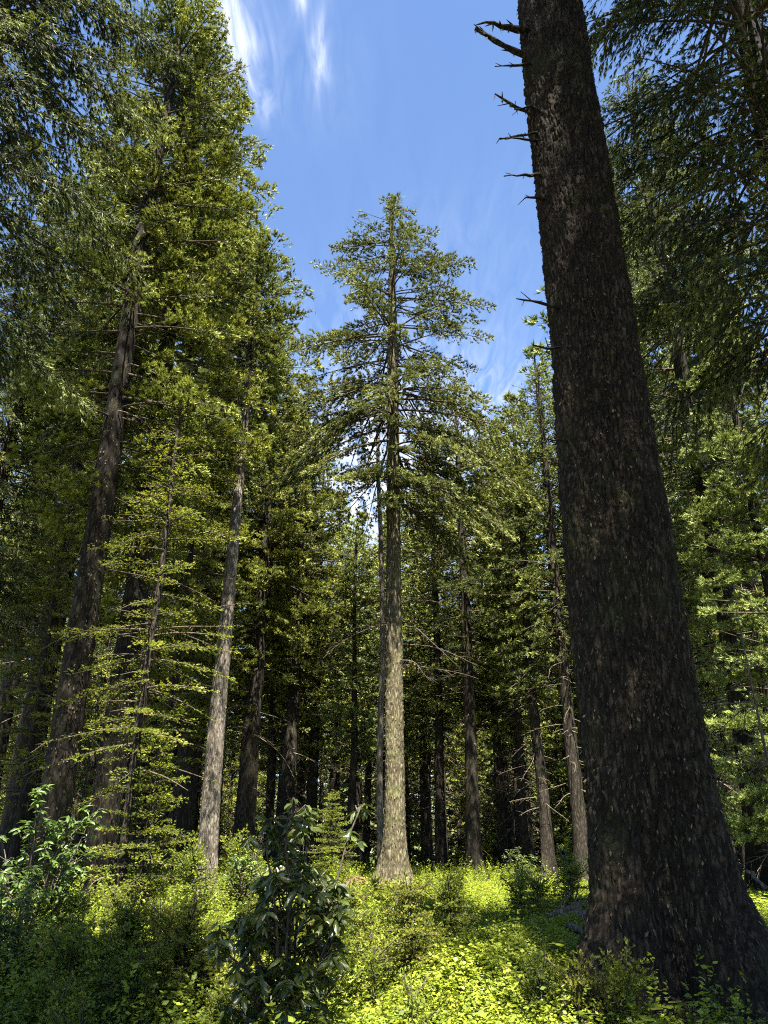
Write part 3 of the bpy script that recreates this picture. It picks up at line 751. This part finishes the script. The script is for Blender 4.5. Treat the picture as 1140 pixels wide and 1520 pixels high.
rng = np.random.default_rng(101)
H_tall = [herb(rng, rng.uniform(.35, .62), 18, .042, .22) for _ in range(10)]
H_bush = [herb(rng, rng.uniform(.6, .95), 46, .036, .30, .55) for _ in range(8)]
H_mid = [herb(rng, rng.uniform(.18, .34), 14, .036, .16, .65) for _ in range(10)]
H_low = [herb(rng, rng.uniform(.06, .14), 10, .027, .10, .75) for _ in range(10)]
H_fan = [fan(rng, rng.uniform(.16, .34), .11) for _ in range(10)]

def scatter(mb, rng, n, lib, dens, yr=(5.2, 30), sc=(.75, 1.3), mat=0, ts=0.):
    Y = np.sqrt(rng.uniform(yr[0] ** 2, yr[1] ** 2, n)); X = rng.uniform(-.62, .62, n) * Y + rng.uniform(-.6, .6, n)
    keep = rng.random(n) < dens(X, Y)
    X, Y = X[keep], Y[keep]; Z = gz(X, Y)
    which = rng.integers(0, len(lib), len(X)); a = rng.uniform(0, 2 * PI, len(X)); s = rng.uniform(*sc, len(X))
    jit = rng.normal(0, .1, len(X)) + ts
    for w in range(len(lib)):
        V, t = lib[w]; k = which == w
        if not k.any(): continue
        ca, sa = (np.cos(a[k]) * s[k])[:, None], (np.sin(a[k]) * s[k])[:, None]
        W = np.stack([V[None, :, 0] * ca - V[None, :, 1] * sa + X[k][:, None], V[None, :, 0] * sa + V[None, :, 1] * ca + Y[k][:, None], V[None, :, 2] * s[k][:, None] + Z[k][:, None]], -1)
        mb.quads(W, mat, np.clip(t[None] + jit[k][:, None], 0, 1).ravel())

def bank_d(X, Y):
    ax, ay, bx, by = .6, 7.6, 2.7, 12.4
    t = np.clip(((X - ax) * (bx - ax) + (Y - ay) * (by - ay)) / ((bx - ax) ** 2 + (by - ay) ** 2), 0, 1)
    return np.hypot(X - ax - t * (bx - ax), Y - ay - t * (by - ay))
def clear(X, Y):
    m = np.ones(X.shape)
    m = m * (np.hypot(X - BX, Y - BY) > .95) * (np.hypot(X - CX, Y - CY) > .75)
    # needle litter at the right foot of the massive trunk
    m = m * np.where(np.hypot((X - 3.7), (Y - 7.2)) < 1.0, .12, 1)
    # brown bare patch at the left
    m = m * np.where(np.hypot((X + 4.6) / 1.3, (Y - 10.6)) < .8, .25, 1)
    return m
patch = lambda X, Y, s, lo, hi: np.clip((fbm(X * .55 + 30, Y * .55 + 30, s, 3) - lo) / (hi - lo), 0, 1)
mb = MB()
tallf = lambda X, Y: clear(X, Y) * np.clip((bank_d(X, Y) - .9) / .4, 0, 1) * (.35 + .65 * patch(X, Y, 41, .35, .6)) * np.where(Y < 12, 1, .55) * np.where((X > -1.2) & (Y > 11), .12, 1)
scatter(mb, rng, 12000, H_tall, tallf, (5.2, 30))
scatter(mb, rng, 22000, H_mid, lambda X, Y: clear(X, Y) * np.where((X > -1.) & (Y > 10), .3, 1) * np.clip((bank_d(X, Y) - .55) / .4, .06, 1) * (.4 + .6 * patch(X, Y, 44, .3, .6)))
scatter(mb, rng, 80000, H_low, lambda X, Y: clear(X, Y) * np.where(bank_d(X, Y) < 1.0, 1, np.where((X > -1.5) & (Y > 9.5), .75, .2)), (5.2, 26), ts=.1)
scatter(mb, rng, 42000, H_low, lambda X, Y: clear(X, Y) * np.where(bank_d(X, Y) < 1.3, 1, .1), (6, 14.5), sc=(.9, 1.5), ts=.12)
scatter(mb, rng, 3500, H_fan, lambda X, Y: clear(X, Y) * np.clip((bank_d(X, Y) - .5) / .4, 0, 1) * patch(X, Y, 47, .45, .6), (5.2, 22), ts=.05)
scatter(mb, rng, 1700, H_bush, lambda X, Y: clear(X, Y) * np.clip((.5 - X + .0 * Y) / 1.2, 0, 1) * patch(X, Y, 71, .35, .6) * np.where(Y < 13.5, 1, .4), (6.2, 22), ts=.04)
scatter(mb, rng, 9000, H_tall, lambda X, Y: clear(X, Y) * .8, (26.5, 42), sc=(.8, 1.3))
o = link('undergrowth', mb.mesh('undergrowth', [M['herb']])); o['kind'] = 'stuff'
tag(o, 'bright green carpet of low leafy plants covering the clearing floor', 'ground cover')

# fir seedlings, each a thing
def seedling(seed, H):
    rng = np.random.default_rng(seed)
    tb = MB(); zz = np.linspace(-.1, H, 8); tb.tube(np.stack([.02 * np.sin(zz * 3), .02 * np.cos(zz * 2), zz], -1), np.linspace(.014, .004, 8), 5)
    lib = SEEDLIB
    cb = crown(lib, rng, .12, H, P((0, .42 * H), (.4, .36 * H), (.8, .18 * H), (1, .06)), lambda t: .05 + .4 * t, lambda t: .08, step=.10, per=5, gap=.1, jit=.35, clump=None)
    return tb.mesh('seedling_stem', [M['twig']]), cb.mesh('seedling_crown', [M['young'], M['twig']])
SEEDLIB = library(8, 3, sp=.05, reach=.18, reach_f=.36, ang=52, ts=.035, k=6, tl=.042, tw=.014, spread=.35, up=.15, bare=.04, hang=.03, inner=.05, tipb=.32, edev=.15)
SD = [seedling(201, .75), seedling(202, 1.05), seedling(203, .6), seedling(204, 1.35)]
SEED_AT = [  # px, py of the foot (roughly), Y, kind, scale, label
    (270, 1480, 8.6, 1, 1.0, 'knee-high fir seedling in the dark left foreground'),
    (490, 1470, 8.8, 1, .9, 'fir seedling just right of the dark leathery shrub'),
    (612, 1480, 8.3, 1, .8, 'fir seedling with a dark upright stem at the bottom middle of the photo'),
    (672, 1450, 9.6, 1, .85, 'bright fir seedling at the left edge of the sunlit bank'),
    (283, 1340, 14.5, 3, 1.1, 'sunlit pointed fir seedling in front of the silvery trunk'),
    (800, 1370, 13.5, 3, .75, 'broad sunlit fir seedling near the fallen wood'),
    (775, 1365, 15.5, 1, .9, 'sunlit fir seedling behind the fallen wood'),
    (95, 1490, 8.4, 0, 1.1, 'fir seedling in the bottom left corner'),
    (180, 1450, 9.4, 3, .7, 'fir seedling between the left trunks and the viewer'),
    (345, 1500, 7.8, 0, .9, 'fir seedling at the foot of the leathery shrub, on its left'),
    (455, 1500, 7.4, 2, 1.2, 'bright-tipped fir seedling at the foot of the leathery shrub, on its right'),
    (805, 1510, 7.5, 2, .8, 'little dark fir seedling at the bottom of the bank'),
    (925, 1480, 7.1, 0, .85, 'shaded fir seedling against the foot of the massive trunk'),
    (860, 1500, 7.2, 2, .9, 'shaded fir seedling left of the massive trunk foot'),
    (850, 1330, 17.0, 3, .8, 'fir seedling beside the massive trunk, in the sunlit strip'),
    (355, 1320, 16.5, 3, 1.2, 'bright fir seedling at the right of the silvery trunk'),
    (40, 1430, 10.5, 1, 1., 'fir seedling in front of the left-edge shrub'),
]
rng = np.random.default_rng(9)
for (px, py, Y, k, sc, lab) in SEED_AT:
    x, y, _ = at(px, py, Y)
    t = thing('fir_seedling', lab, 'seedling', (x, y, g1(x, y) - .02), rng.uniform(0, 6.28), 'fir seedlings in the ground cover')
    t.scale = (sc,) * 3
    link('stem', SD[k][0], t); link('crown', SD[k][1], t)

for k in range(72):
    if k < 64:
        y = rng.uniform(6.6, 11.5); x = at(rng.uniform(20, 640), 1450, y)[0]
        lab, gr = 'small fir seedling among the shaded foreground growth left of the sunlit bank', 'shaded foreground seedlings'
    else:
        y = rng.uniform(13, 23); x = at(rng.uniform(520, 860), 1340, y)[0]
        lab, gr = 'small sunlit fir seedling in the bright strip behind the bank', 'sunlit seedlings behind the bank'
    q = int(rng.integers(4))
    t = thing('fir_seedling', lab, 'seedling', (x, y, g1(x, y) - .02), rng.uniform(0, 6.28), gr)
    t.scale = (rng.uniform(.5, .8) * (1 if k < 64 else .6),) * 3
    link('stem', SD[q][0], t); link('crown', SD[q][1], t)

# broadleaf evergreen shrubs
def shrub(seed, H, wid, n_stem, leaf_l, n_whorl, per=9, dro=.35, fl=.35):
    rng = np.random.default_rng(seed)
    sb, lb = MB(), MB()
    for s in range(n_stem):
        az = rng.uniform(0, 6.28); lean = rng.uniform(.05, 1) * wid
        hh = H * rng.uniform(.55, 1.) if s else H
        if s == 0: lean *= .25
        u = np.linspace(0, 1, 9)
        Pm = np.stack([np.cos(az) * lean * u ** 1.4, np.sin(az) * lean * u ** 1.4, hh * u - .1], -1) + rng.normal(0, .012, (9, 3))
        sb.tube(Pm, np.linspace(.016, .006, 9), 6)
        for w in range(n_whorl):
            uu = rng.uniform(.25, 1.) if w else 1.
            b = Pm[0] + 0; b = np.array([np.interp(uu, u, Pm[:, i]) for i in range(3)])
            a2 = rng.uniform(0, 6.28); l = rng.uniform(.1, .38) * (1.15 - uu) * 1.6 if w else 0.
            e = b + np.array([math.cos(a2) * l, math.sin(a2) * l, l * .55 + .02])
            sb.tube(np.stack([b, (b + e) / 2 + [0, 0, -.01], e]), [.007, .005, .004], 5)
            m = rng.integers(per - 3, per + 3)
            aa = rng.uniform(0, 6.28) + np.arange(m) * 2.4
            el = rng.normal(-dro, .3, m)
            D = np.stack([np.cos(aa) * np.cos(el), np.sin(aa) * np.cos(el), np.sin(el)], -1)
            Nn = nrm(np.array([0, 0, 1.]) + .6 * D * 0 + rng.normal(0, fl, (m, 3)))
            ll = leaf_l * rng.uniform(.65, 1.2, m)
            V = leaf_set(np.tile(e, (m, 1)) - np.array([0, 0, 1.]) * rng.uniform(0, .07, m)[:, None], D, Nn, ll, ll * .34)
            lb.quads(V, 0, np.repeat(np.clip(rng.normal(.45, .2, m), 0, 1), 4))
    return sb.mesh('shrub_stem', [M['twig']]), lb
s1, l1 = shrub(301, 2.0, .72, 13, .118, 19, fl=.55)
def put_shrub(label, px, py, Y, st, lf, mat, rz=0, sc=1.):
    x, y, _ = at(px, py, Y)
    t = thing('evergreen_shrub', label, 'shrub', (x, y, g1(x, y)), rz)
    t.scale = (sc,) * 3
    link('stem', st, t); link('foliage', lf.mesh('shrub_foliage', [mat]) if isinstance(lf, MB) else lf, t)
    return t
put_shrub('dark leathery-leaved shrub standing alone in the middle foreground', 430, 1450, 6.6, s1, l1, M['rhodo'])
s2, l2 = shrub(302, 2.3, .85, 12, .115, 20, 8, .05)
f2 = l2.mesh('shrub_foliage', [M['laurel']])
put_shrub('broad glossy shrub at the left edge under the thick trunk', 48, 1300, 10.5, s2, f2, None)
put_shrub('glossy shrub low at the left edge, nearer than the broad one', 10, 1420, 8.6, s2, f2, None, 2., .6)
s3, l3 = shrub(303, 1.2, .45, 8, .075, 14, 8, -.1)
f3 = l3.mesh('shrub_foliage', [M['laurel']])
put_shrub('sunlit bushy shrub right of the silvery trunk foot', 372, 1300, 16, s3, f3, None, 0, 1.3)
put_shrub('leafy shrub at the foot of the stout dark trunk', 775, 1300, 22, s3, f3, None, 1., 1.1)
put_shrub('leafy shrub beside the massive trunk at the back of the clearing', 845, 1290, 20, s3, f3, None, 2., 1.2)
put_shrub('leafy shrub in the dappled light below the thick left trunks', 85, 1380, 11.5, s3, f3, None, 3., .7)

# ------------------------------------------------------------------ fallen wood and roots
rng = np.random.default_rng(401)
def log(label, p, q, r, name='fallen_log', n=14, mat='dead', twigs=0):
    p = np.array(p, float); q = np.array(q, float); mb = MB()
    u = np.linspace(0, 1, n)[:, None]
    L = np.linalg.norm(q - p)
    ln = p + (q - p) * u + rng.normal(0, .012 * L ** .5, (n, 3)); c = ln.mean(0)
    rr = r * np.linspace(1.1, .6, n) * rng.uniform(.85, 1.15, n); rr[0] *= .8; rr[-1] = rr[-1] * .4
    mb.tube(ln - c, rr, 10, 0, .5)
    for k in range(twigs):
        i = rng.integers(2, n); b = ln[i] - c; d = (q - p) / L * rng.uniform(.1, .35) + rng.normal(0, .16, 3) + [0, 0, .1]
        mb.tube(np.stack([b, b + d * .5 + rng.normal(0, .02, 3), b + d]), [r * .35, r * .25, .004], 5, 0, .6)
    o = link(name, mb.mesh(name, [M[mat]]), None, c)
    return tag(o, label, name.replace('_', ' '))
def gp(px, Y, dz=0., py=1350):
    x = at(px, py, Y)[0]; return (x, Y, g1(x, Y) + dz)
log('pale weathered log end lying against the massive trunk', gp(835, 12.6, .22), gp(905, 12.0, .30), .11, twigs=3)
log('grey broken branch lying on the sunlit ground cover', gp(812, 11.6, .18), gp(872, 11.9, .42), .035, 'fallen_branch', twigs=7)
log('short grey branch piece below the broken branch', gp(838, 11.0, .2), gp(878, 10.9, .16), .05, 'fallen_branch', twigs=2)
log('thin white dead branch slanting out at the right edge', at(1108, 1290, 10.5), at(1150, 1330, 10.0), .022, 'fallen_branch', twigs=3)
log('half-buried log among the brown patch at the left', gp(20, 10.8, .05, 1420), gp(120, 11.6, .15, 1400), .07, twigs=3)
log('pale fallen log behind the thick left trunks', gp(100, 19, .25), gp(205, 20, .3), .13, twigs=1)
# rotten stump by the middle tree
mb = MB()
for k in range(70):
    a = rng.uniform(0, 6.28); L = rng.uniform(.15, .7); h = rng.uniform(.0, .26)
    mb.tube([[math.cos(a) * .06, math.sin(a) * .06, h], [math.cos(a + .2) * L * .5, math.sin(a + .2) * L * .5, h * .7 + .03], [math.cos(a) * L, math.sin(a) * L, -.08]], [.035, .028, .008], 5, 0, rng.uniform(.1, .9))
x, y, z = gp(526, 23, 0., 1300)
tag(link('rotten_stump', mb.mesh('rotten_stump', [M['litter']]), None, (x, y, z + .05)), 'reddish rotten root mass left of the middle tree foot', 'stump')
# needle litter: tiny brown twigs round the two big feet
def litter(label, cx, cy, r, n, name='needle_litter'):
    mb = MB(); rr = r * np.sqrt(rng.random(n)); a = rng.uniform(0, 6.28, n)
    X, Y = cx + rr * np.cos(a), cy + rr * np.sin(a)
    b = rng.uniform(0, 6.28, n)
    D = nrm(np.stack([np.cos(b), np.sin(b), rng.normal(.15, .2, n)], -1)); l = rng.uniform(.03, .12, n)
    Pz = gz(X, Y) + rng.uniform(.01, .08, n)
    mb.quads(kites(np.stack([X, Y, Pz], -1), D, nrm(np.array([0, 0, 1.]) + rng.normal(0, .4, (n, 3))), l, l * .25))
    o = link(name, mb.mesh(name, [M['litter']])); o['kind'] = 'stuff'; tag(o, label, 'litter')
litter('reddish needle litter at the right foot of the massive trunk', 3.6, 7.2, 1.3, 7000)
litter('brown needle litter round the foot of the middle tree', CX, CY - .4, 1.3, 5000)
litter('sunlit brown litter in the bare patch at the left', -4.6, 10.6, 1.1, 4000)

# bare white twigs at the right edge
mb = MB(); r2 = np.random.default_rng(5)
for k in range(16):
    bare_bough(mb, r2, r2.uniform(1.2, 4.2), PI + r2.normal(0, .9), r2.uniform(.4, 1.1), r2.uniform(-.5, .5), r2.uniform(0, .3), w=.009, mat=0, twigs=7)
mb.tube([[0, 0, -.1], [.03, .02, 2.5], [-.02, 0, 4.6]], [.03, .022, .006], 6, 0)
x, y, _ = at(1150, 1200, 10.5)
tag(link('dead_sapling', mb.mesh('dead_sapling', [M['dead']]), None, (x, y, g1(x, y))), 'leafless pale dead sapling with bare twigs at the right edge', 'sapling')

# ================================================================== SKY, SUN, CAMERA
SUN_AZ, SUN_EL = R(170), R(65)
w = bpy.data.worlds.new('World'); S.world = w; w.use_nodes = True
nt = w.node_tree; nt.nodes.clear(); L = nt.links.new
N = lambda t, **k: _node(nt, t, **k)
sky = N('ShaderNodeTexSky', sky_type='NISHITA', sun_disc=False, sun_elevation=SUN_EL, sun_rotation=SUN_AZ, altitude=1800., air_density=1.0, dust_density=.1, ozone_density=4.0)
tc = N('ShaderNodeTexCoord'); sp = N('ShaderNodeSeparateXYZ'); L(tc.outputs['Generated'], sp.inputs[0])
def Mt(op, a, b=None, c=None):
    n = N('ShaderNodeMath', operation=op)
    for i, q in enumerate((a, b, c)):
        if q is None: continue
        if isinstance(q, (int, float)): n.inputs[i].default_value = q
        else: L(q, n.inputs[i])
    return n.outputs[0]
zc = Mt('MAXIMUM', sp.outputs[2], .05)
cx, cy = Mt('DIVIDE', sp.outputs[0], zc), Mt('DIVIDE', sp.outputs[1], zc)
cv = N('ShaderNodeCombineXYZ'); L(cx, cv.inputs[0]); L(cy, cv.inputs[1])
def cloudnoise(sx, sy, sc, det, dis=0.):
    mp = N('ShaderNodeMapping'); mp.inputs['Scale'].default_value = (sx, sy, 1); L(cv.outputs[0], mp.inputs[0])
    n = N('ShaderNodeTexNoise', i_Scale=sc, i_Detail=det, i_Roughness=.6, i_Distortion=dis); L(mp.outputs[0], n.inputs['Vector']); return n.outputs['Fac']
nw = cloudnoise(4.2, 1., 7., 10., .9)
warp = Mt('MULTIPLY', Mt('SUBTRACT', cloudnoise(1, 1, 5., 3.), .5), .10)
cxw = Mt('ADD', cx, warp)
def streak(x0, y0, wx, wy, amp):
    a = Mt('POWER', Mt('DIVIDE', Mt('SUBTRACT', cxw, x0), wx), 2.); b = Mt('POWER', Mt('DIVIDE', Mt('SUBTRACT', cy, y0), wy), 2.)
    return Mt('MULTIPLY', Mt('EXPONENT', Mt('MULTIPLY', Mt('ADD', a, b), -1.)), amp)
tot = None
for s_ in ((-.200, .700, .024, .070, 1.0), (-.120, .645, .010, .024, .8), (-.086, .715, .011, .060, .75), (-.195, .80, .03, .03, .5), (-.13, .75, .09, .10, .12), (.14, 1.10, .14, .16, .06), (.04, 1.75, .26, .35, .45), (-.1, 2.35, .6, .55, 1.3)):
    q = streak(*s_); tot = q if tot is None else Mt('ADD', tot, q)
nn = N('ShaderNodeMapRange', i_From_Min=.36, i_From_Max=.70); L(nw, nn.inputs[0])
cf = N('ShaderNodeMath', operation='MULTIPLY', use_clamp=True); L(tot, cf.inputs[0]); L(nn.outputs[0], cf.inputs[1])
mx = N('ShaderNodeMix', data_type='RGBA'); L(cf.outputs[0], mx.inputs[0]); L(sky.outputs[0], mx.inputs[6]); mx.inputs[7].default_value = (4.4, 4.5, 4.8, 1)
bg = N('ShaderNodeBackground', i_Strength=.050); L(mx.outputs[2], bg.inputs[0])
ow = N('ShaderNodeOutputWorld'); L(bg.outputs[0], ow.inputs[0])

sl = bpy.data.lights.new('sun', 'SUN'); sl.energy = 5.0; sl.angle = R(.53); sl.color = (1., .94, .84)
so = bpy.data.objects.new('sun', sl); COL.objects.link(so)
d = Vector((math.sin(SUN_AZ) * math.cos(SUN_EL), math.cos(SUN_AZ) * math.cos(SUN_EL), math.sin(SUN_EL)))
so.rotation_euler = d.to_track_quat('Z', 'Y').to_euler()
so.location = d * 60

cam = bpy.data.cameras.new('camera'); co = bpy.data.objects.new('camera', cam); COL.objects.link(co)
cam.sensor_fit = 'VERTICAL'; cam.sensor_height = 36; cam.lens = FPX / 1520 * 36; cam.clip_end = 2000
co.location = (0, 0, CAM_H); co.rotation_euler = (R(90) + PITCH, 0, 0)
S.camera = co
S.view_settings.view_transform = 'Standard'; S.view_settings.look = 'None'; S.view_settings.exposure = 2.9; S.view_settings.gamma = 1
S.cycles.max_bounces = 6; S.cycles.diffuse_bounces = 1; S.cycles.glossy_bounces = 2; S.cycles.transmission_bounces = 3
S.cycles.sample_clamp_indirect = 6; S.cycles.filter_width = 1.1; S.cycles.use_denoising = DENOISE
print('verts', sum(len(m.vertices) for m in bpy.data.meshes))
